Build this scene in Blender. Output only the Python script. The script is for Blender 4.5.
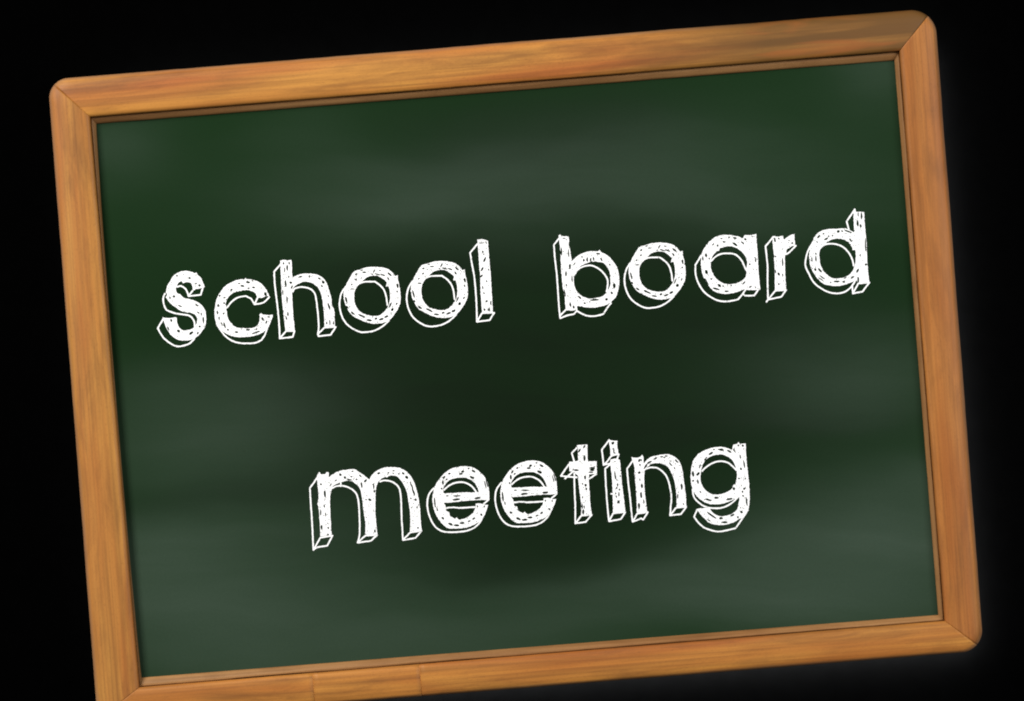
import bpy, bmesh, math, random
from mathutils import Vector, Matrix, noise
from mathutils.geometry import delaunay_2d_cdt

scene = bpy.context.scene
C = scene.collection
for o in list(bpy.data.objects): bpy.data.objects.remove(o)

# ------------------------------------------------------------------ camera
D = 2.5                                   # metres from lens to the writing surface
cd = bpy.data.cameras.new('camera'); cam = bpy.data.objects.new('camera', cd); C.objects.link(cam)
cam.location = (0, -D, 1.5); cam.rotation_euler = (math.pi/2, 0, 0)
cd.sensor_width = 36; cd.lens = 36*D/1.024; cd.clip_end = 100
scene.camera = cam
# ------------------------------------------------------------------ world, lamps, exposure
w = bpy.data.worlds.new('World'); scene.world = w; w.use_nodes = True
w.node_tree.nodes['Background'].inputs[0].default_value = (1, 1, 1, 1)
w.node_tree.nodes['Background'].inputs[1].default_value = 0.10
def lamp(name, loc, aim, size, power, col, size_y=None):
    l = bpy.data.lights.new(name, 'AREA'); l.energy = power; l.color = col; l.size = size
    if size_y: l.shape = 'RECTANGLE'; l.size_y = size_y
    o = bpy.data.objects.new(name, l); C.objects.link(o); o.location = loc
    o.rotation_euler = (Vector(aim)-Vector(loc)).to_track_quat('-Z', 'Y').to_euler()
    return o
lamp('key_lamp', (-2.2, -2.6, 3.3), (-0.05, 0, 1.5), 1.3, 185, (1, .97, .93))
lamp('fill_lamp', (2.4, -2.9, 2.2), (0, 0, 1.5), 1.6, 88, (.96, .98, 1))
scene.view_settings.view_transform = 'Standard'; scene.view_settings.look = 'None'
scene.view_settings.exposure = 0; scene.view_settings.gamma = 1
scene.render.engine = 'CYCLES'; scene.cycles.samples = 128; scene.cycles.pixel_filter_type = 'BLACKMAN_HARRIS'; scene.cycles.filter_width = 1.95

# ------------------------------------------------------------------ the board's own frame of reference
# drawing units: 1 unit = 1 mm on the board, measured on the photograph
TILT = math.radians(-4.45)
root = bpy.data.objects.new('chalkboard', None); C.objects.link(root)
root.empty_display_size = .1
root.location = (0.003, 0.0, 1.5 - 0.03); root.rotation_euler = (0, -TILT*-1, 0)
RM = Matrix.Translation(root.location) @ Matrix.Rotation(root.rotation_euler[1], 4, 'Y')
RI = RM.inverted()
def P(px, py, y=0.0):
    k = (D + y)/D
    return RI @ Vector(((px-512)/1000*k, y, 1.5 + (350.5-py)/1000*k))
# unseen light added behind the board to wash the wall at right and below
bl = bpy.data.lights.new('added_glow_light', 'AREA'); bl.shape = 'RECTANGLE'; bl.size = .825; bl.size_y = .612; bl.energy = 140; bl.color = (.95, .97, 1)
back = bpy.data.objects.new('added_glow_light', bl); C.objects.link(back)
back.matrix_world = Matrix.Translation(RM @ P(516+29, 365+16, .0265)) @ Matrix.Rotation(root.rotation_euler[1], 4, 'Y') @ Matrix.Rotation(math.pi/2, 4, 'X')
root['label'] = 'green school chalkboard in an amber wooden frame, hanging tilted, with white chalk lettering'
root['category'] = 'chalkboard'

def obj(name, me, mat, parent=None, label=None):
    o = bpy.data.objects.new(name, me); C.objects.link(o)
    if mat: me.materials.append(mat)
    o.parent = parent
    if label: o['label'] = label
    return o

# ------------------------------------------------------------------ node helpers
def newmat(name):
    m = bpy.data.materials.new(name); m.use_nodes = True
    nt = m.node_tree; b = nt.nodes['Principled BSDF']
    return m, nt, b
def nd(nt, t, **k):
    n = nt.nodes.new(t)
    for a, v in k.items():
        if a == 'ins':
            for i, x in v.items(): n.inputs[i].default_value = x
        else: setattr(n, a, v)
    return n
def lk(nt, a, b): nt.links.new(a, b)
def mth(nt, op, a, b=None, clamp=False):
    n = nt.nodes.new('ShaderNodeMath'); n.operation = op; n.use_clamp = clamp
    for i, v in enumerate((a, b)):
        if v is None: continue
        if isinstance(v, (int, float)): n.inputs[i].default_value = v
        else: nt.links.new(v, n.inputs[i])
    return n.outputs[0]
def mixc(nt, f, a, b, mode='MIX'):
    n = nt.nodes.new('ShaderNodeMix'); n.data_type = 'RGBA'; n.blend_type = mode
    for i, v in ((0, f), (6, a), (7, b)):
        if isinstance(v, (int, float, tuple)): n.inputs[i].default_value = v
        else: nt.links.new(v, n.inputs[i])
    return n.outputs[2]
def srgb(r, g, b, k=1.0):
    f = lambda c: ((c/255+.055)/1.055)**2.4 if c > 10 else c/255/12.92
    return (f(r)*k, f(g)*k, f(b)*k, 1)

# ------------------------------------------------------------------ slate paint with wiped chalk dust
LIT = 0.66       # reflectance that shows as a given photographed value under these lamps
m_board, nt, b = newmat('green_board_paint')
uv = nd(nt, 'ShaderNodeUVMap').outputs[0]
n1 = nd(nt, 'ShaderNodeTexNoise', ins={'Scale': 5.0, 'Detail': 3.0, 'Roughness': .5}); 
mp0 = nd(nt, 'ShaderNodeMapping', ins={'Scale': (.6, 1.6, 1)}); lk(nt, uv, mp0.inputs[0]); lk(nt, mp0.outputs[0], n1.inputs[0])
sub = nd(nt, 'ShaderNodeVectorMath', operation='SUBTRACT', ins={1: (.5, .5, .5)}); lk(nt, n1.outputs['Color'], sub.inputs[0])
scl = nd(nt, 'ShaderNodeVectorMath', operation='SCALE', ins={3: .10}); lk(nt, sub.outputs[0], scl.inputs[0])
wuv = nd(nt, 'ShaderNodeVectorMath', operation='ADD'); lk(nt, uv, wuv.inputs[0]); lk(nt, scl.outputs[0], wuv.inputs[1])
def blobs(lst):
    tot = None
    for (cx, cy, rx, ry, s) in lst:
        a = nd(nt, 'ShaderNodeVectorMath', operation='SUBTRACT', ins={1: (cx/1000, cy/1000, 0)}); lk(nt, wuv.outputs[0], a.inputs[0])
        r = nd(nt, 'ShaderNodeVectorRotate', rotation_type='Z_AXIS', ins={'Angle': math.radians(3.5)}); lk(nt, a.outputs[0], r.inputs[0])
        c = nd(nt, 'ShaderNodeVectorMath', operation='MULTIPLY', ins={1: (1000/rx, 1000/ry, 0)}); lk(nt, r.outputs[0], c.inputs[0])
        d = nd(nt, 'ShaderNodeVectorMath', operation='DOT_PRODUCT'); lk(nt, c.outputs[0], d.inputs[0]); lk(nt, c.outputs[0], d.inputs[1])
        e = mth(nt, 'MULTIPLY', mth(nt, 'EXPONENT', mth(nt, 'MULTIPLY', d.outputs['Value'], -1.0)), s)
        tot = e if tot is None else mth(nt, 'ADD', tot, e)
    return tot
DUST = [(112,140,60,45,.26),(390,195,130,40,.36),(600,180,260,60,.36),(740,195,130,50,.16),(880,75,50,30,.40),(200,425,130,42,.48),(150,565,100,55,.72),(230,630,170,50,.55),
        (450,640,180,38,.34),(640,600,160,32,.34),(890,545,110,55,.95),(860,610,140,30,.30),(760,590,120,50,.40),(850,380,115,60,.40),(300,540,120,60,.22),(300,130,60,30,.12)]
DARKENED = [(560,375,230,120,1.1),(560,500,210,80,.85),(500,150,120,60,.55),(620,130,80,40,.35),(360,310,190,110,.50),(720,320,130,90,.50),(330,420,120,60,.35),(580,250,180,60,.35),(470,560,160,40,.4),(230,490,150,22,.45),(800,430,120,25,.3)]  # patches where the green turns darker, mostly across the middle
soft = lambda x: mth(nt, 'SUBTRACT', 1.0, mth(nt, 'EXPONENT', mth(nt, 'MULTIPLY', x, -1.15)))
dust = soft(blobs(DUST)); darkened = soft(blobs(DARKENED))
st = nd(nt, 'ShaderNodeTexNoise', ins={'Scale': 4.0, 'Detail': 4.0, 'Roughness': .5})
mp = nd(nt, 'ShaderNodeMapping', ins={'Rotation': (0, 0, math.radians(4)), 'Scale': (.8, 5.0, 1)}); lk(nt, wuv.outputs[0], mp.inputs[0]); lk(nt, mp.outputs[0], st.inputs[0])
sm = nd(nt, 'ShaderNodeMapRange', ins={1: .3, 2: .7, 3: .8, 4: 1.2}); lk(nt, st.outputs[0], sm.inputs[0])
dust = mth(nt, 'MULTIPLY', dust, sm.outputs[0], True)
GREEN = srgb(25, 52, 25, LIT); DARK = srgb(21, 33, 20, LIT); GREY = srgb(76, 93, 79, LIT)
col = mixc(nt, mth(nt, 'MULTIPLY', darkened, sm.outputs[0], True), GREEN, DARK)
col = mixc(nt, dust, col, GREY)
gr = nd(nt, 'ShaderNodeTexNoise', ins={'Scale': 420.0, 'Detail': 2.0}); lk(nt, uv, gr.inputs[0])
gm = nd(nt, 'ShaderNodeMapRange', ins={1: .3, 2: .7, 3: .97, 4: 1.03}); lk(nt, gr.outputs[0], gm.inputs[0])
hs = nd(nt, 'ShaderNodeHueSaturation'); lk(nt, col, hs.inputs['Color']); lk(nt, gm.outputs[0], hs.inputs['Value'])
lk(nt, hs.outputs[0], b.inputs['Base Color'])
b.inputs['Roughness'].default_value = .62; b.inputs['Specular IOR Level'].default_value = .03
bp = nd(nt, 'ShaderNodeBump', ins={'Strength': .12, 'Distance': .0004}); lk(nt, gr.outputs[0], bp.inputs['Height']); lk(nt, bp.outputs[0], b.inputs['Normal'])

# ------------------------------------------------------------------ chalk
m_chalk, nt, b = newmat('white_chalk')
tc = nd(nt, 'ShaderNodeTexCoord').outputs['Object']
g = nd(nt, 'ShaderNodeTexNoise', ins={'Scale': 900.0, 'Detail': 3.0}); lk(nt, tc, g.inputs[0])
r = nd(nt, 'ShaderNodeMapRange', ins={1: .30, 2: .45, 3: .80, 4: .94}); lk(nt, g.outputs[0], r.inputs[0])
cc = nd(nt, 'ShaderNodeCombineColor'); [lk(nt, r.outputs[0], cc.inputs[i]) for i in range(3)]
thin = nd(nt, 'ShaderNodeTexNoise', ins={'Scale': 520.0, 'Detail': 3.0, 'Roughness': .65}); lk(nt, tc, thin.inputs[0])
tm = nd(nt, 'ShaderNodeMapRange', ins={1: .58, 2: .70, 3: 0, 4: .75}); lk(nt, thin.outputs[0], tm.inputs[0])
cz = mixc(nt, tm.outputs[0], cc.outputs[0], (.16, .21, .16, 1))        # chalk worn thin, slate showing through
lk(nt, cz, b.inputs['Base Color']); b.inputs['Roughness'].default_value = .95; b.inputs['Specular IOR Level'].default_value = .05

# ------------------------------------------------------------------ wood
KW = .79
def wood(name, seed, base, light, dark, tint=None, spec=.2):
    m, nt, b = newmat(name)
    uv = nd(nt, 'ShaderNodeUVMap').outputs[0]
    def nz(sx, sy, sc, det, rough=.55, dist=0.0):
        mp = nd(nt, 'ShaderNodeMapping', ins={'Location': (seed*3.1, seed*1.7, 0), 'Scale': (sx, sy, 1)}); lk(nt, uv, mp.inputs[0])
        n = nd(nt, 'ShaderNodeTexNoise', ins={'Scale': sc, 'Detail': det, 'Roughness': rough, 'Distortion': dist}); lk(nt, mp.outputs[0], n.inputs[0])
        return n.outputs[0]
    def ramp(x, a, c, lo=0.0, hi=1.0):
        n = nd(nt, 'ShaderNodeMapRange', ins={1: a, 2: c, 3: lo, 4: hi}); lk(nt, x, n.inputs[0]); return n.outputs[0]
    broad = nz(3.0, 36, 1.0, 3, .5, .4)
    fine = nz(5, 380, 1.0, 4, .6, .1)
    patch = nz(5.5, 40, 1.0, 4, .6, .5)
    pore = nz(300, 1100, 1.0, 2)
    c = mixc(nt, ramp(broad, .38, .64), light, base)
    c = mixc(nt, ramp(patch, .54, .74, 0, .75), c, dark)
    c = mixc(nt, ramp(fine, .42, .72, 0, .42), c, dark)
    c = mixc(nt, ramp(pore, .55, .75, 0, .38), c, dark)
    grime = nz(9, 48, 1.0, 5, .62, .6); streak = nz(2.5, 110, 1.0, 4, .55, .4)
    c = mixc(nt, ramp(grime, .48, .70, 0, .50), c, srgb(116, 74, 40, KW))
    c = mixc(nt, ramp(streak, .52, .72, 0, .50), c, dark)
    c = mixc(nt, ramp(nz(2.2, 12, 1.0, 3, .5, .5), .52, .68, 0, .35), c, light)
    sy = nd(nt, 'ShaderNodeSeparateXYZ'); lk(nt, nd(nt, 'ShaderNodeUVMap', uv_map='Across').outputs[0], sy.inputs[0])
    edge_light = ramp(mth(nt, 'ADD', sy.outputs[1], mth(nt, 'MULTIPLY', mth(nt, 'SUBTRACT', patch, .5), .12)), .0, .085, .55, 0)   # highlight on the outer edge, put into the colour as a pale band
    c = mixc(nt, edge_light, c, srgb(168, 132, 104, .8))
    if tint:                                                     # the stretch of brown heartwood
        for (u0, u1, colr, s) in tint:
            sx = nd(nt, 'ShaderNodeSeparateXYZ'); lk(nt, uv, sx.inputs[0])
            f = mth(nt, 'MULTIPLY', ramp(sx.outputs[0], u0, u1), s)
            f = mth(nt, 'MULTIPLY', f, ramp(broad, .30, .50, .55, 1))
            c = mixc(nt, f, c, colr)
            f2 = mth(nt, 'MULTIPLY', ramp(sx.outputs[0], u0, u1), ramp(nz(7, 45, 1, 3, .5, 1.0), .58, .72, 0, .62))
            c = mixc(nt, f2, c, srgb(160, 92, 42, KW))
    lk(nt, c, b.inputs['Base Color'])
    b.inputs['Roughness'].default_value = .50; b.inputs['Specular IOR Level'].default_value = spec
    bp = nd(nt, 'ShaderNodeBump', ins={'Strength': .25, 'Distance': .0005}); lk(nt, fine, bp.inputs['Height']); lk(nt, bp.outputs[0], b.inputs['Normal'])
    return m
BASE = srgb(182, 106, 50, KW); LIGHT = srgb(208, 144, 66, KW); DK = srgb(116, 72, 36, KW); BROWN = srgb(106, 74, 36, KW)
m_top = wood('wood_top', 1, BASE, LIGHT, DK, [(.57, .72, BROWN, .95)])
m_left = wood('wood_left', 5, srgb(176,106,50,KW), srgb(198,138,66,KW), srgb(122,80,42,KW))
m_right = wood('wood_right', 9, srgb(172,102,46,KW), srgb(192,126,62,KW), srgb(122,74,36,KW))
m_bot = wood('wood_bottom', 14, srgb(180,106,48,KW), srgb(206,140,64,KW), srgb(122,76,40,KW))
m_mould = wood('wood_moulding', 21, srgb(152,106,62,KW), srgb(176,130,82,KW), srgb(112,74,40,KW))
m_groove, nt, b = newmat('dark_groove')
b.inputs['Base Color'].default_value = srgb(48, 26, 12); b.inputs['Roughness'].default_value = .9

# ------------------------------------------------------------------ wall behind
m_wall, nt, b = newmat('black_wall_paint')
nn = nd(nt, 'ShaderNodeTexNoise', ins={'Scale': 60.0, 'Detail': 4.0}); rr = nd(nt, 'ShaderNodeMapRange', ins={1: .3, 2: .7, 3: .00036, 4: .00044})
tc = nd(nt, 'ShaderNodeTexCoord').outputs['Object']; lk(nt, tc, nn.inputs[0]); lk(nt, nn.outputs[0], rr.inputs[0])
cc = nd(nt, 'ShaderNodeCombineColor'); [lk(nt, rr.outputs[0], cc.inputs[i]) for i in range(3)]
lk(nt, cc.outputs[0], b.inputs['Base Color']); b.inputs['Roughness'].default_value = 1; b.inputs['Specular IOR Level'].default_value = 0
me = bpy.data.meshes.new('wall'); bm = bmesh.new()
bmesh.ops.create_cube(bm, size=1, matrix=Matrix.Translation((0, .096, 1.5)) @ Matrix.Diagonal((8, .1, 3.0, 1)))
bm.to_mesh(me); bm.free()
wall = obj('wall', me, m_wall); wall['kind'] = 'structure'

# ------------------------------------------------------------------ green panel
PY = 0.0
def panel():
    cs = [(84, 112), (903, 47), (949, 624), (134, 692)]
    me = bpy.data.meshes.new('board_panel'); bm = bmesh.new(); uvl = bm.loops.layers.uv.new('UVMap')
    N = 12; grid = {}
    for i in range(N+1):
        for j in range(N+1):
            a, c = i/N, j/N
            px = (1-a)*(1-c)*cs[0][0]+a*(1-c)*cs[1][0]+a*c*cs[2][0]+(1-a)*c*cs[3][0]
            py = (1-a)*(1-c)*cs[0][1]+a*(1-c)*cs[1][1]+a*c*cs[2][1]+(1-a)*c*cs[3][1]
            v = bm.verts.new(P(px, py, PY)); grid[i, j] = (v, (px/1000, py/1000))
    for i in range(N):
        for j in range(N):
            q = [grid[i, j], grid[i, j+1], grid[i+1, j+1], grid[i+1, j]]
            f = bm.faces.new([x[0] for x in q])
            for l, x in zip(f.loops, q): l[uvl].uv = x[1]
    ret = bmesh.ops.extrude_face_region(bm, geom=bm.faces[:])
    vs = [e for e in ret['geom'] if isinstance(e, bmesh.types.BMVert)]
    bmesh.ops.translate(bm, verts=vs, vec=(0, .006, 0))
    bmesh.ops.recalc_face_normals(bm, faces=bm.faces[:])
    bm.to_mesh(me); bm.free()
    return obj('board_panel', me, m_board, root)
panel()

# ------------------------------------------------------------------ frame rails
OUT = [(47.8, 79.6), (934.6, 8.3), (983.7, 650.7), (97.7, 722.5)]      # outer corners, before rounding
INN = [(90.3, 117.3), (899.2, 51.3), (944.3, 620.6), (139.8, 687.0)]    # inner edge of the rails
BRD = [(96.3, 123.8), (894.4, 60.4), (938.2, 614.8), (141.6, 677.5)]    # where the green begins
FRONT = -.013
# across the rail: (fraction from outer to inner edge, depth)
PROF = [(.10, .024), (0, .018), (0, -.002), (.006, -.0055), (.02, -.0085), (.05, -.0106), (.10, -.0118), (.22, -.0128), (.45, -.0133), (.70, -.0132),
        (.88, -.0126), (.965, -.0116), (.988, -.0098), (1.0, -.0072), (1.0, .004), (1.0, .024)]
def lerp(a, c, t): return (a[0]+(c[0]-a[0])*t, a[1]+(c[1]-a[1])*t)
def rail(k, mat, joints=(), seed=0):
    A, B = OUT[k], OUT[(k+1) % 4]; a, c = INN[k], INN[(k+1) % 4]
    L = math.dist(A, B); dx, dy = (B[0]-A[0])/L, (B[1]-A[1])/L
    nx, ny = -dy, dx                                              # towards the inside of the board
    R0, R1 = [(20, 25), (25, 22), (22, 20), (20, 20)][k]
    st = []                                                       # (distance along, set-in)
    for i in range(9):
        th = math.radians(45*(1-i/8)); st.append((R0*(1-math.sin(th)), R0*(1-math.cos(th))))
    n = 150
    lo, hi = R0+1.5, L-R1-1.5
    mid = [lo+(hi-lo)*i/n for i in range(n+1)]
    for j in joints: mid += [j-1.0, j-.35, j, j+.35, j+1.0]
    for u in sorted(mid): st.append((u, 0))
    for i in range(9):
        th = math.radians(45*i/8); st.append((L-R1*(1-math.sin(th)), R1*(1-math.cos(th))))
    u0, u1 = st[0][0], st[-1][0]
    ia = (a[0]-A[0])*dx+(a[1]-A[1])*dy; ic = (c[0]-A[0])*dx+(c[1]-A[1])*dy
    def inner(u):
        K = 110
        if u < K: v = ia+(K-ia)*(u-u0)/(K-u0)
        elif u > L-K: v = ic-(ic-(L-K))*(u1-u)/(u1-(L-K))
        else: v = u
        return lerp(a, c, (v-ia)/(ic-ia))
    me = bpy.data.meshes.new('frame_rail'); bm = bmesh.new(); uvl = bm.loops.layers.uv.new('UVMap'); uv2 = bm.loops.layers.uv.new('Across')
    rows = []
    for (u, s) in st:
        O = (A[0]+dx*u+nx*s, A[1]+dy*u+ny*s); I = inner(u)
        wob = .5*noise.noise(Vector((u*.012, seed*7, 0))) + .22*noise.noise(Vector((u*.06, seed*7, 3)))
        wob *= min(1, max(0, (u-30)/60), max(0, (L-30-u)/60))
        dip = 0
        for j in joints:
            if abs(u-j) < .5: dip = .0011
        seg = sum(1 for j in joints if u > j)
        row = []
        for (f, y) in PROF:
            q = lerp(O, I, f)
            q = (q[0]+nx*wob*(1-f)*.8 + nx*wob*.6*f, q[1]+ny*wob*(1-f)*.8+ny*wob*.6*f)
            yy = y + (dip if -.02 < y < -.005 else 0) + .00025*noise.noise(Vector((u*.02, f*3, seed)))
            row.append((bm.verts.new(P(q[0], q[1], yy)), ((dx*(q[0]-A[0])+dy*(q[1]-A[1]))/1000 + seg*1.37, (nx*(q[0]-A[0])+ny*(q[1]-A[1]))/1000 + seg*.31), (0, f)))
        rows.append(row)
    for i in range(len(rows)-1):
        for j in range(len(PROF)-1):
            q = [rows[i][j], rows[i][j+1], rows[i+1][j+1], rows[i+1][j]]
            try: fc = bm.faces.new([x[0] for x in q])
            except ValueError: continue
            fc.smooth = True
            usegs = q[0][1]
            for l, x in zip(fc.loops, q):
                uvv = x[1]
                if abs(uvv[0]-usegs[0]) > .5: uvv = (usegs[0], usegs[1])
                l[uvl].uv = uvv; l[uv2].uv = x[2]
    for i in range(len(rows)-1):                                   # back
        bm.faces.new([rows[i][0][0], rows[i+1][0][0], rows[i+1][-1][0], rows[i][-1][0]])
    bm.faces.new([x[0] for x in rows[0]]); bm.faces.new([x[0] for x in rows[-1]][::-1])
    bmesh.ops.recalc_face_normals(bm, faces=bm.faces[:])
    bm.to_mesh(me); bm.free()
    return obj('frame_rail', me, mat, root, ['amber wooden top rail, browner at its right end', 'orange brown right-hand rail', 'amber bottom rail joined from three lengths of wood', 'amber left-hand rail with a pale outer edge'][k])
# distance along the bottom rail runs from the right corner
jb = [math.dist(OUT[2], (422, 696)), math.dist(OUT[2], (315, 704))]
rail(0, m_top, seed=1); rail(1, m_right, seed=2); rail(2, m_bot, jb, seed=3); rail(3, m_left, seed=4)

# inner moulding between rail and panel: a bead with a groove coloured dark along the rail
def moulding(k):
    a, c = INN[k], INN[(k+1) % 4]; e, f = BRD[k], BRD[(k+1) % 4]
    N = 90
    mf = [(-.35, .003), (.02, .003), (.07, .0005), (.11, -.0052), (.20, -.0060), (.45, -.0050), (.70, -.0035), (.86, -.0025), (.96, -.0014), (1.0, -.0004), (1.0, .0012)]
    me = bpy.data.meshes.new('inner_moulding'); bm = bmesh.new(); uvl = bm.loops.layers.uv.new('UVMap'); uv2 = bm.loops.layers.uv.new('Across'); rows = []
    for i in range(N+1):
        t = i/N; o = lerp(a, c, t); n = lerp(e, f, t)
        if k == 3: n = (n[0]-2.7*math.sin(math.pi*t)**.7, n[1])
        gap = max(0, .5+1.3*noise.noise(Vector((t*9, k*7, 2)))+.5*noise.noise(Vector((t*60, k*7, 5))))
        wob = .05*noise.noise(Vector((t*25, k*5, 9)))
        row = []
        for (s, y) in mf:
            if .05 < s < .15: s = s-.10+.10*min(1, gap)
            q = lerp(o, n, s+(wob if s > .15 and s < 1 else 0))
            row.append((bm.verts.new(P(q[0], q[1], y)), (t*.85, s*.009+k*.2)))
        rows.append(row)
    for i in range(N):
        for j in range(len(mf)-1):
            q = [rows[i][j], rows[i][j+1], rows[i+1][j+1], rows[i+1][j]]
            fc = bm.faces.new([x[0] for x in q]); fc.smooth = True
            if j < 2: fc.material_index = 1
            for l, x in zip(fc.loops, q): l[uvl].uv = x[1]; l[uv2].uv = (0, .5)
    bmesh.ops.recalc_face_normals(bm, faces=bm.faces[:])
    bm.to_mesh(me); bm.free()
    o = obj('inner_moulding', me, m_mould, root); me.materials.append(m_groove)
for k in range(4): moulding(k)

# ------------------------------------------------------------------ chalk lettering
# traced at Z units per mm; F filled shapes, H holes, L thin drop outline, S gaps in the chalk (x, y, length, angle, width)
Z = 7.788
G = {}
G['s'] = dict(F=[[(425,187),(412,150),(395,115),(370,92),(362,72),(350,80),(310,66),(265,62),(225,72),(185,98),(160,135),(135,180),(125,225),(118,255),(130,275),(155,310),(200,345),(240,372),(275,382),(320,388),(350,402),(368,430),(362,475),(340,505),(305,520),(265,525),(235,510),(215,475),(205,422),(165,428),(118,428),(96,422),(105,445),(118,480),(140,530),(175,570),(215,595),(260,604),(310,600),(350,585),(390,550),(425,500),(437,450),(435,400),(425,360),(395,322),(350,295),(300,280),(265,272),(235,245),(210,235),(200,200),(205,180),(225,150),(245,140),(258,158),(275,150),(305,150),(325,165),(333,200),(332,225),(350,205),(390,198)]],
 L=[[(205,185),(240,178),(270,195),(290,225),(300,258),(395,248),(412,190)],[(302,256),(332,215)],[(118,235),(103,275),(110,330),(130,368),(190,390),(250,400),(300,408),(330,430),(345,460),(350,500)],[(103,435),(60,508),(100,575),(150,620),(205,648),(255,645),(310,625),(345,590)]],
 S=[(210,100,12,0,9),(308,117,14,80,10),(385,175,16,10,9),(188,260,16,60,10),(235,335,30,25,5),(365,328,30,35,5),(165,447,22,70,9),(142,510,35,65,5),(222,530,25,35,12),(322,545,34,-35,12),(388,495,14,60,9),(372,545,20,-60,6),(415,445,50,85,6),(125,250,30,-70,7),(155,270,20,80,6),(358,160,12,0,7),(375,385,20,30,4),(400,400,25,80,4)])
G['c'] = dict(F=[[(503,265),(475,205),(440,165),(400,140),(360,130),(325,126),(316,116),(306,128),(260,130),(210,148),(160,178),(120,225),(92,280),(78,340),(75,400),(85,460),(105,505),(150,540),(200,565),(260,577),(330,575),(400,562),(450,540),(490,505),(515,450),(530,403),(480,405),(455,402),(437,390),(426,400),(425,450),(405,490),(360,508),(300,508),(240,500),(200,465),(178,425),(172,390),(166,345),(163,305),(180,268),(215,235),(260,220),(320,210),(360,218),(395,235),(405,268),(440,272),(475,258)]],
 L=[[(170,350),(200,310),(235,280),(275,263),(320,258),(360,278),(385,322),(455,308),(500,265)],[(388,318),(412,265)],[(90,470),(120,520),(160,570),(210,605),(270,623),(330,626),(390,622),(440,600),(465,560),(485,510)]],
 S=[(335,150,28,8,9),(292,180,30,8,9),(265,160,14,0,6),(378,190,24,10,7),(205,210,18,-50,8),(338,197,14,20,6),(472,242,26,60,12),(115,255,16,-60,7),(150,270,12,-60,7),(103,330,20,85,9),(150,312,12,80,7),(97,385,26,80,7),(143,395,12,80,6),(153,485,44,75,8),(245,538,24,8,9),(335,520,32,-5,8),(400,515,14,-20,6),(395,542,60,-20,8),(450,435,30,75,8),(478,460,22,-70,7),(130,475,30,60,5),(178,520,14,60,7),(495,420,20,10,5),(110,430,25,85,4),(370,140,14,20,5)])
G['h'] = dict(F=[[(95,45),(115,38),(150,42),(182,40),(186,100),(190,180),(215,162),(260,148),(320,145),(380,152),(425,178),(455,215),(475,275),(492,330),(498,390),(515,430),(518,490),(524,560),(480,562),(440,565),(437,480),(430,400),(420,330),(400,270),(370,235),(330,213),(290,208),(245,220),(205,248),(188,290),(190,370),(195,450),(208,592),(170,595),(138,592),(130,540),(120,450),(110,350),(104,250),(100,150)]],
 L=[[(100,70),(48,130),(52,220),(65,330),(78,440),(88,560),(92,650),(140,592),(207,592),(192,638),(92,650)],[(190,290),(205,262),(250,250),(305,255),(345,275),(368,310),(380,380),(390,470),(395,560),(388,615),(440,565),(528,560),(488,622),(395,632),(388,615)]],
 S=[(120,65,16,80,6),(150,100,46,87,8),(178,215,22,20,9),(137,225,54,88,9),(130,120,30,88,4),(148,350,54,88,7),(155,460,34,85,6),(143,490,30,70,6),(115,290,40,86,5),(250,170,30,-15,6),(322,170,10,0,8),(400,183,18,30,9),(430,210,26,60,12),(420,245,14,70,6),(475,400,50,75,7),(457,530,18,80,5),(482,525,40,88,5),(510,530,24,88,5),(185,250,24,-60,5),(470,320,14,60,4),(162,170,20,88,4),(165,65,20,85,4)])
G['o'] = dict(F=[[(300,92),(350,95),(400,105),(440,130),(470,165),(488,156),(490,195),(502,240),(510,310),(508,370),(490,420),(460,465),(425,505),(385,525),(340,534),(290,533),(240,522),(190,500),(150,480),(120,455),(95,415),(75,370),(67,320),(72,275),(90,225),(115,180),(150,128),(190,115),(240,98)]],
 H=[[(300,160),(340,165),(380,190),(405,212),(396,245),(416,240),(425,270),(430,320),(425,370),(410,405),(385,440),(350,468),(310,475),(260,470),(215,455),(180,425),(158,385),(150,340),(152,290),(165,255),(190,225),(220,195),(255,170)]],
 L=[[(175,230),(220,210),(290,207),(310,207),(355,240),(385,280),(400,330),(408,390)],[(85,245),(50,300),(35,370),(42,440),(65,500),(100,545),(150,580),(200,600),(250,600),(310,588),(370,555),(420,510)]],
 S=[(165,150,16,-30,7),(230,135,30,-5,5),(162,190,14,-40,7),(305,125,30,-60,5),(330,150,44,15,5),(372,155,40,20,6),(425,150,40,40,7),(415,185,25,60,6),(487,240,32,80,9),(485,285,14,80,5),(130,230,14,-40,5),(135,265,30,0,4),(88,350,54,75,7),(95,405,20,50,7),(138,453,32,35,9),(210,475,56,25,8),(268,508,40,8,7),(318,495,13,60,13),(360,500,35,-20,8),(400,480,30,-25,10),(447,425,22,-60,12),(430,390,45,-65,6),(480,380,18,-60,6),(290,150,14,0,4),(350,120,14,20,4),(208,118,20,-10,4)])
G['l'] = dict(F=[[(212,36),(255,33),(295,45),(300,120),(308,220),(318,330),(325,450),(334,603),(290,605),(250,605),(245,540),(238,440),(236,330),(228,240),(222,140)]],
 L=[[(215,68),(157,137),(170,220),(188,320),(200,440),(207,560),(210,675),(250,608),(345,605),(308,663),(212,675)]],
 S=[(270,190,38,-65,9),(250,265,34,-60,8),(245,320,26,-50,7),(285,515,15,60,10),(318,530,34,85,5),(255,130,16,60,6),(300,580,28,80,4),(285,360,14,60,6),(262,150,10,0,5),(245,62,40,0,4),(255,410,26,85,4),(265,452,14,60,5),(268,582,16,60,8),(310,580,30,85,4),(282,60,20,70,4),(300,270,14,80,4)])
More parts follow.
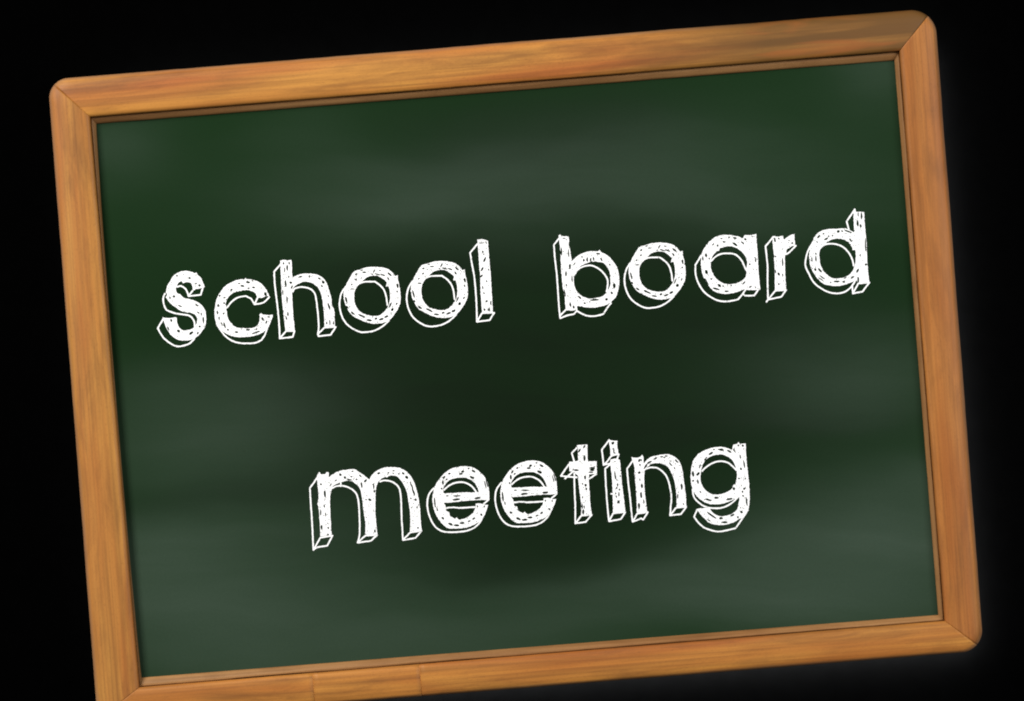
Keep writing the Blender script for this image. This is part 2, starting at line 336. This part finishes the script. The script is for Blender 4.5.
G['b'] = dict(F=[[(66,46),(78,36),(87,48),(145,50),(152,120),(162,200),(170,245),(210,205),(260,178),(320,165),(375,168),(388,153),(397,170),(440,195),(480,230),(515,280),(535,340),(540,410),(530,470),(510,525),(470,565),(430,585),(390,595),(330,605),(270,600),(215,590),(205,612),(190,625),(130,625),(120,600),(115,520),(100,440),(90,350),(85,250),(80,150)]],
 H=[[(190,345),(205,315),(240,280),(290,255),(340,245),(400,252),(425,262),(450,295),(468,340),(470,390),(470,430),(450,475),(430,500),(400,520),(355,530),(310,535),(260,520),(220,490),(195,450),(185,410),(185,380)]],
 L=[[(185,355),(215,310),(260,285),(310,275),(350,285),(400,318),(435,360),(450,400),(445,460),(440,480)],[(75,60),(30,115),(38,220),(52,340),(62,480),(72,620),(80,687),(135,665),(185,655),(208,630),(205,600)],[(78,667),(125,620)],[(210,630),(245,650),(290,668),(350,670),(415,655),(450,600),(475,570)]],
 S=[(90,170,60,88,6),(145,180,60,85,5),(150,110,40,86,4),(155,285,40,88,9),(125,340,40,88,6),(128,430,14,80,6),(115,490,60,80,5),(172,380,50,88,4),(158,580,34,85,7),(262,235,20,88,8),(290,230,34,88,8),(317,232,28,88,6),(340,225,30,80,6),(375,185,28,0,9),(400,230,28,60,7),(500,435,40,88,12),(480,490,22,60,9),(440,540,18,80,10),(345,545,64,-3,8),(230,525,34,40,7),(270,570,14,40,6),(190,265,20,-50,5),(185,600,22,80,9),(250,210,14,0,6),(465,270,14,50,5),(110,65,14,0,4),(310,560,10,0,5)])
G['a'] = dict(F=[[(413,142),(425,118),(465,118),(516,110),(520,180),(528,280),(532,380),(540,480),(546,543),(500,545),(450,545),(420,540),(380,555),(330,570),(270,575),(215,565),(170,540),(130,490),(105,440),(90,380),(85,320),(92,260),(115,215),(150,170),(195,135),(245,118),(310,117),(370,128)]],
 H=[[(300,203),(350,213),(395,240),(430,280),(445,330),(440,380),(438,430),(415,465),(370,490),(310,500),(255,492),(215,465),(185,430),(165,385),(160,340),(165,310),(180,275),(210,242),(225,240),(232,218),(260,212)]],
 L=[[(160,325),(200,285),(250,262),(330,262),(370,280),(405,320),(430,375),(448,400)],[(88,275),(42,350),(45,430),(70,500),(110,560),(170,605),(230,630),(300,633),(375,618),(410,575),(430,545)],[(412,575),(430,590),(500,588),(530,545)]],
 S=[(245,145,14,0,5),(305,135,12,80,7),(350,140,26,10,7),(265,170,20,10,7),(350,190,42,35,10),(215,200,14,60,9),(410,178,28,40,6),(125,275,30,80,9),(100,300,34,85,5),(150,300,14,70,5),(127,405,32,65,12),(130,480,60,60,6),(165,460,14,50,6),(228,510,28,40,12),(205,537,54,15,7),(285,555,30,0,6),(258,515,14,0,5),(420,490,30,-50,5),(470,520,22,-30,6),(465,345,12,80,7),(510,310,40,88,6),(430,150,16,50,10),(320,510,12,0,5),(485,130,14,0,4),(180,190,20,-45,4),(510,525,16,60,4)])
G['r'] = dict(F=[[(135,130),(150,123),(180,130),(218,120),(225,155),(255,130),(306,106),(308,150),(315,197),(275,210),(240,252),(232,290),(235,400),(242,545),(200,548),(155,545),(155,450),(150,300),(140,200)]],
 L=[[(145,128),(82,205),(92,300),(98,360),(98,500),(102,620),(90,637)],[(100,622),(160,548)],[(242,545),(205,598),(102,620)],[(240,250),(238,268),(265,253),(318,200)],[(158,550),(242,546)]],
 S=[(155,155,30,80,9),(185,145,14,60,6),(215,330,60,88,5),(185,420,22,60,9),(160,285,14,60,6),(290,180,12,60,8),(185,500,14,80,5),(160,400,24,85,5),(260,235,34,-50,13),(215,430,20,80,4),(265,160,10,0,4)])
G['d'] = dict(F=[[(400,192),(395,110),(392,30),(435,30),(476,33),(480,120),(490,220),(497,330),(502,440),(516,580),(470,582),(430,585),(415,558),(380,577),(330,595),(280,607),(220,605),(160,590),(115,550),(80,500),(55,440),(48,370),(55,310),(75,260),(100,210),(140,180),(190,165),(260,162),(330,160),(370,175)]],
 H=[[(275,238),(320,245),(355,268),(385,310),(383,328),(408,325),(412,360),(408,420),(400,460),(380,500),(345,530),(300,545),(240,548),(200,530),(160,490),(135,440),(127,380),(130,330),(160,290),(200,258),(235,243)]],
 L=[[(130,320),(160,290),(210,278),(270,285),(320,310),(360,355),(385,405),(395,450)],[(357,168),(340,105),(403,10),(405,40)],[(75,270),(35,345),(18,440),(45,510),(85,580),(140,625),(200,655),(260,665),(320,655),(370,620),(412,560)],[(383,600),(388,667),(430,588),(517,580),(462,652),(390,665)]],
 S=[(430,50,30,88,4),(455,60,50,88,8),(425,120,50,85,9),(450,140,24,88,8),(275,183,18,80,13),(305,180,12,0,5),(350,182,64,20,6),(122,222,28,-50,10),(160,200,14,-30,6),(230,215,12,70,6),(200,220,12,70,6),(180,240,34,-30,6),(370,250,30,60,6),(110,265,12,60,5),(100,355,14,80,6),(100,395,40,85,5),(95,480,20,60,9),(132,485,44,45,10),(150,540,54,35,5),(140,555,44,35,4),(265,572,44,0,8),(318,575,20,10,10),(385,540,30,-30,8),(425,490,32,-65,8),(430,560,44,85,9),(490,440,13,60,11),(487,290,90,88,5),(445,370,14,80,5),(330,545,20,-20,5),(70,400,40,85,4),(215,580,12,80,5)])
G['m'] = dict(F=[[(98,78),(112,50),(122,74),(155,72),(166,55),(183,58),(185,100),(215,75),(260,50),(320,38),(380,33),(430,60),(470,90),(503,114),(525,75),(560,45),(610,22),(660,17),(720,20),(770,38),(810,70),(840,115),(862,170),(880,240),(893,320),(900,420),(908,510),(860,515),(818,518),(820,450),(818,370),(805,280),(790,200),(760,140),(725,95),(690,82),(650,86),(638,98),(625,90),(590,112),(560,150),(550,210),(548,300),(550,400),(564,542),(520,545),(470,542),(470,450),(455,350),(445,260),(430,190),(395,145),(350,122),(300,128),(250,145),(215,168),(205,200),(195,260),(198,400),(207,547),(165,550),(120,555),(115,450),(108,350),(97,295),(105,280),(103,200),(95,120)]],
 L=[[(105,85),(38,180),(45,300),(52,400),(60,540),(65,662),(120,565),(215,550),(172,630),(100,640),(65,660)],[(205,185),(245,165),(290,162),(340,175),(385,205),(410,250),(420,330),(425,430),(425,540),(410,605),(470,550),(562,545),(515,590),(410,605)],[(580,130),(620,120),(670,128),(715,155),(738,195),(748,280),(752,400),(758,500),(762,585),(820,525),(908,512),(860,568),(762,585)],[(280,128),(278,165)]],
 S=[(125,150,12,80,9),(155,225,54,88,9),(150,320,20,80,5),(122,370,44,88,6),(130,485,38,88,8),(160,385,30,80,4),(182,490,16,80,6),(275,75,16,0,12),(310,98,20,60,9),(370,50,14,0,5),(360,90,14,20,6),(345,113,40,12,6),(400,112,12,60,7),(470,125,22,-30,9),(440,155,44,80,7),(505,270,24,20,11),(475,270,10,80,6),(535,165,44,88,6),(540,205,20,88,7),(575,65,22,-20,9),(650,60,12,0,5),(690,45,16,0,5),(765,65,22,45,9),(793,97,24,45,13),(830,160,50,65,7),(845,210,60,70,7),(862,270,18,80,9),(873,330,14,80,6),(825,260,12,80,6),(880,490,12,80,7),(178,540,16,0,7),(545,515,24,88,9),(730,70,12,30,6),(430,85,18,40,5),(240,120,18,-40,5),(200,155,26,-55,4),(690,65,10,0,4)])
G['e'] = dict(F=[[(517,342),(513,270),(500,210),(475,165),(435,125),(390,97),(330,87),(275,92),(220,108),(170,140),(130,185),(100,230),(82,280),(73,340),(80,400),(95,450),(125,505),(160,545),(195,570),(250,572),(310,570),(370,555),(430,525),(470,480),(490,440),(508,388),(470,385),(450,378),(410,380),(405,420),(385,455),(345,485),(290,505),(275,500),(262,485),(248,498),(210,475),(203,445),(180,435),(175,400),(160,372),(230,368),(300,360),(400,352),(480,350)]],
 H=[[(160,298),(155,270),(175,225),(210,195),(250,180),(300,175),(350,182),(395,210),(420,245),(435,290),(380,292),(300,292),(210,298)]],
 L=[[(160,275),(200,240),(250,217),(310,212),(360,230),(395,260),(418,295)],[(170,415),(230,408),(280,412),(330,410),(410,405)],[(85,255),(45,310),(33,380),(45,460),(75,530),(115,575),(170,598),(260,600),(340,590),(400,565),(445,520),(475,460)],[(515,343),(463,390)]],
 S=[(308,128,22,-40,12),(295,147,26,0,8),(355,105,14,0,6),(395,127,32,30,9),(205,145,16,-20,7),(165,175,26,-60,8),(185,190,16,-40,6),(155,215,34,88,9),(380,175,38,25,11),(145,262,14,80,6),(485,230,54,75,4),(497,220,60,75,4),(92,370,74,85,7),(265,318,60,0,6),(190,318,20,0,5),(260,347,54,-5,9),(425,335,45,-5,10),(425,400,14,80,5),(455,465,18,60,8),(395,495,22,-30,8),(360,515,22,-20,6),(305,530,36,-5,9),(262,548,40,0,10),(215,540,36,25,10),(155,492,22,45,9),(478,400,12,80,5),(110,420,30,80,4)])
G['t'] = dict(F=[[(172,62),(210,60),(254,58),(252,120),(255,190),(324,188),(326,287),(265,290),(262,330),(268,420),(275,520),(286,605),(240,608),(203,608),(205,540),(195,450),(185,370),(178,298),(135,272),(112,265),(110,192),(150,190),(180,185),(180,120)]],
 L=[[(172,82),(130,125),(150,190)],[(110,210),(45,303),(170,315)],[(75,327),(145,265)],[(150,280),(152,400),(158,540),(158,674),(205,612),(287,605),(238,662),(158,672)],[(326,286),(265,325)]],
 S=[(228,75,26,-60,10),(190,105,30,-60,7),(230,165,44,88,9),(160,258,50,0,7),(285,240,34,-10,6),(292,250,36,-10,7),(290,260,30,-10,6),(235,315,26,88,10),(238,375,20,80,11),(245,405,16,80,7),(212,540,38,88,5),(220,585,34,88,10),(215,365,14,80,5),(228,545,20,80,5),(305,235,14,-60,6),(215,470,14,80,4),(280,275,40,0,5)])
G['i'] = dict(F=[[(148,36),(165,42),(214,46),(213,90),(224,152),(190,152),(160,162),(158,120),(152,70)],[(160,190),(205,185),(232,195),(240,280),(250,380),(262,480),(275,600),(225,605),(180,605),(178,520),(175,420),(168,300),(158,220)]],
 L=[[(152,36),(92,115),(100,180),(105,234),(135,205),(160,170),(190,155),(224,150),(210,188)],[(105,232),(155,222)],[(160,225),(118,262),(122,360),(130,480),(140,600),(148,672),(180,610),(275,600),(240,655),(148,672)],[(160,458),(182,458)]],
 S=[(178,62,20,0,12),(185,120,44,88,5),(192,140,14,0,5),(195,310,60,88,4),(215,390,24,88,7),(208,412,14,80,6),(225,460,34,88,6),(222,515,20,0,6),(222,527,22,0,7),(205,480,16,80,5),(200,335,20,88,4),(235,320,14,88,5),(200,455,12,88,5),(210,350,12,80,4),(230,425,14,80,6)])
G['n'] = dict(F=[[(88,94),(125,100),(160,92),(172,76),(181,95),(185,145),(215,110),(260,88),(320,75),(370,72),(415,85),(450,112),(475,155),(490,220),(500,300),(512,390),(517,480),(480,485),(440,488),(440,400),(430,310),(410,240),(380,180),(340,150),(290,140),(240,150),(200,188),(188,230),(190,320),(200,430),(212,522),(170,528),(132,530),(130,450),(125,350),(115,240),(110,160)]],
 L=[[(105,115),(55,185),(62,270),(75,380),(85,480),(98,598),(135,535),(217,522),(180,582),(165,572),(98,598)],[(195,190),(235,175),(285,178),(330,205),(365,250),(385,310),(400,400),(395,480),(390,548),(435,490),(517,480),(475,538),(390,548)]],
 S=[(150,120,26,-60,9),(165,118,14,80,6),(155,155,14,60,6),(150,215,16,60,11),(155,270,16,80,5),(170,320,30,88,10),(165,390,44,88,9),(148,475,44,88,9),(185,440,30,88,5),(230,135,40,-30,8),(200,165,50,-55,7),(275,105,34,-25,6),(325,92,24,0,6),(360,85,24,0,6),(345,98,14,0,5),(395,150,34,50,5),(440,125,34,50,6),(480,325,44,88,9),(450,400,34,88,5),(425,180,14,60,5),(495,460,14,80,4)])
G['g'] = dict(F=[[(350,78),(363,35),(392,30),(402,18),(412,28),(457,28),(460,120),(470,220),(482,330),(488,440),(480,530),(450,590),(400,620),(350,645),(290,660),(230,660),(175,645),(130,605),(92,560),(76,537),(130,530),(175,530),(205,570),(250,592),(300,590),(350,575),(385,545),(400,510),(408,450),(405,432),(370,460),(310,485),(250,500),(190,500),(130,480),(85,445),(50,400),(32,340),(28,280),(35,210),(55,150),(95,105),(150,75),(210,58),(280,55)]],
 H=[[(255,112),(310,125),(350,155),(375,200),(390,260),(385,310),(378,345),(360,350),(345,385),(300,410),(245,425),(190,420),(150,395),(120,360),(105,310),(108,260),(115,215),(140,160),(190,125)],[(358,80),(368,55),(380,104)]],
 L=[[(115,245),(150,210),(210,175),(270,165),(320,178),(355,205),(385,235)],[(42,380),(55,445),(95,490),(150,522),(230,532),(290,522),(350,490),(405,435)],[(80,540),(55,598),(90,645),(142,686),(224,711),(289,708),(379,686),(428,615),(475,545)]],
 S=[(265,75,42,5,10),(185,105,34,-30,9),(330,90,38,30,8),(145,145,34,-50,5),(100,205,34,-70,5),(47,265,38,85,10),(85,265,28,-60,11),(47,318,12,0,7),(85,325,32,80,9),(435,45,14,0,11),(400,42,14,80,6),(415,130,30,85,5),(445,190,60,80,5),(420,225,18,60,8),(405,300,12,0,6),(455,300,12,80,6),(365,378,20,60,11),(445,380,14,60,10),(432,402,14,80,6),(437,435,14,60,7),(165,465,48,15,9),(105,405,14,60,5),(230,450,32,0,10),(330,460,54,-15,8),(195,588,84,35,8),(265,610,26,0,11),(355,585,32,-30,9),(290,640,50,0,8),(170,625,30,30,5),(425,560,20,60,12),(395,600,14,0,8),(465,480,64,85,6),(210,75,14,0,5)])

def smooth_closed(pts, closed=True):
    n = len(pts); out = []
    def corner(i):
        if not closed and i in (0, n-1): return True
        a, p, c = pts[i-1], pts[i], pts[(i+1) % n]
        v1 = (p[0]-a[0], p[1]-a[1]); v2 = (c[0]-p[0], c[1]-p[1])
        l = math.hypot(*v1)*math.hypot(*v2)
        return l == 0 or (v1[0]*v2[0]+v1[1]*v2[1])/l < (.72 if closed else .84)
    for i in range(n if closed else n-1):
        p1, p2 = pts[i], pts[(i+1) % n]
        p0 = p1 if corner(i) else pts[i-1]
        p3 = p2 if corner((i+1) % n) else pts[(i+2) % n]
        d = math.dist(p1, p2); m = max(1, int(d/9))
        for j in range(m):
            t = j/m; t2 = t*t; t3 = t2*t
            out.append(tuple(.5*((2*p1[k])+(-p0[k]+p2[k])*t+(2*p0[k]-5*p1[k]+4*p2[k]-p3[k])*t2+(-p0[k]+3*p1[k]-3*p2[k]+p3[k])*t3) for k in (0, 1)))
    if not closed: out.append(pts[-1])
    return out
def area(p): return sum(p[i-1][0]*p[i][1]-p[i][0]*p[i-1][1] for i in range(len(p)))/2
def rough(pts, rng, amp):
    s = rng.random()*100
    return [(x+amp*noise.noise(Vector((x*.11, y*.11, s))), y+amp*noise.noise(Vector((x*.11, y*.11, s+40)))) for x, y in pts]
def region_mesh(name, add, sub, ox, oy, depth):
    """triangulate the union of `add` minus the union of `sub`"""
    vs, fs = [], []
    for p in add+sub:
        if area(p) < 0: p = p[::-1]
        b0 = len(vs); vs += [Vector(q) for q in p]; fs.append(list(range(b0, b0+len(p))))
    nv, ne, nf, ov, oe, of = delaunay_2d_cdt(vs, [], fs, 1, 1e-4)
    na = len(add); keep = [f for f, src in zip(nf, of) if any(s < na for s in src) and not any(s >= na for s in src)]
    used = sorted({i for f in keep for i in f}); mp = {i: k for k, i in enumerate(used)}
    me = bpy.data.meshes.new(name)
    me.from_pydata([P(ox+nv[i][0]/Z, oy+nv[i][1]/Z, depth) for i in used], [], [[mp[i] for i in f] for f in keep])
    bm = bmesh.new(); bm.from_mesh(me)
    for f in bm.faces:
        f.normal_update()
        if f.normal.y > 0: f.normal_flip()
    bm.to_mesh(me); bm.free()
    return me
def capsule(x, y, ln, ang, wd, rng):
    a = math.radians(ang); ca, sa = math.cos(a), math.sin(a); out = []
    n = 9
    for i in range(n):
        t = 2*math.pi*i/n
        u = math.cos(t)*ln/2*rng.uniform(.8, 1.1); v = math.sin(t)*wd/2*rng.uniform(.65, 1.15)
        out.append((x+u*ca-v*sa, y+u*sa+v*ca))
    return out
def inside(p, poly):
    r = False
    for i in range(len(poly)):
        a, c = poly[i-1], poly[i]
        if (a[1] > p[1]) != (c[1] > p[1]) and p[0] < (c[0]-a[0])*(p[1]-a[1])/(c[1]-a[1])+a[0]: r = not r
    return r
def letter(ch, ox, oy, seed):
    g = G[ch]; rng = random.Random(seed)
    F = [rough(smooth_closed(p), rng, 4.0) for p in g['F']]
    H = [rough(smooth_closed(p), rng, 4.0) for p in g.get('H', [])]
    S = [capsule(x, y, l*1.15+3, a, w_*1.6+4.5, rng) for (x, y, l, a, w_) in g['S']]
    xs = [p[0] for q in F for p in q]; ys = [p[1] for q in F for p in q]
    k = 0
    while k < int((max(xs)-min(xs))/7):                       # finer pin-holes where the chalk skipped
        p = (rng.uniform(min(xs), max(xs)), rng.uniform(min(ys), max(ys)))
        if any(inside(p, q) for q in F) and not any(inside(p, q) for q in H):
            S.append(capsule(p[0], p[1], rng.uniform(5, 12), rng.choice((85, 60, 0, -40)), rng.uniform(5, 9), rng)); k += 1
    o = obj('chalk_letter', region_mesh('chalk_letter', F, H+S, ox, oy, -.0006), m_chalk, root, 'white chalk letter '+ch+' with a hatched face')
    parts = []
    for ln in g['L']:
        pts = rough(smooth_closed(ln, False), rng, 1.8)
        for i in range(len(pts)-1):
            a, c = pts[i], pts[i+1]; d = math.dist(a, c)
            if d < 1e-6: continue
            h1 = 5.9+1.2*noise.noise(Vector((a[0]*.04, a[1]*.04, seed))); h2 = 5.9+1.2*noise.noise(Vector((c[0]*.04, c[1]*.04, seed)))
            nx, ny = -(c[1]-a[1])/d, (c[0]-a[0])/d
            parts.append([(a[0]+nx*h1, a[1]+ny*h1), (c[0]+nx*h2, c[1]+ny*h2), (c[0]-nx*h2, c[1]-ny*h2), (a[0]-nx*h1, a[1]-ny*h1)])
            parts.append([(c[0]+h2*.97*math.cos(t*math.pi/4), c[1]+h2*.97*math.sin(t*math.pi/4)) for t in range(8)])
    obj('drop_outline', region_mesh('drop_outline', parts, [], ox, oy, -.0004), m_chalk, o)
TEXT = [('s',150,263),('c',205,263),('h',268,255),('o',335,255),('o',402.2,249.2),('l',450,235),
        ('b',550,230),('o',620,230.8),('a',690,220),('r',755,220),('d',803,208),
        ('m',305,465),('e',423,455),('e',490.9,449.4),('t',555,437),('i',590,435),('n',620,445),('g',687,440)]
for i, (ch, ox, oy) in enumerate(TEXT): letter(ch, ox, oy, i*11+3)
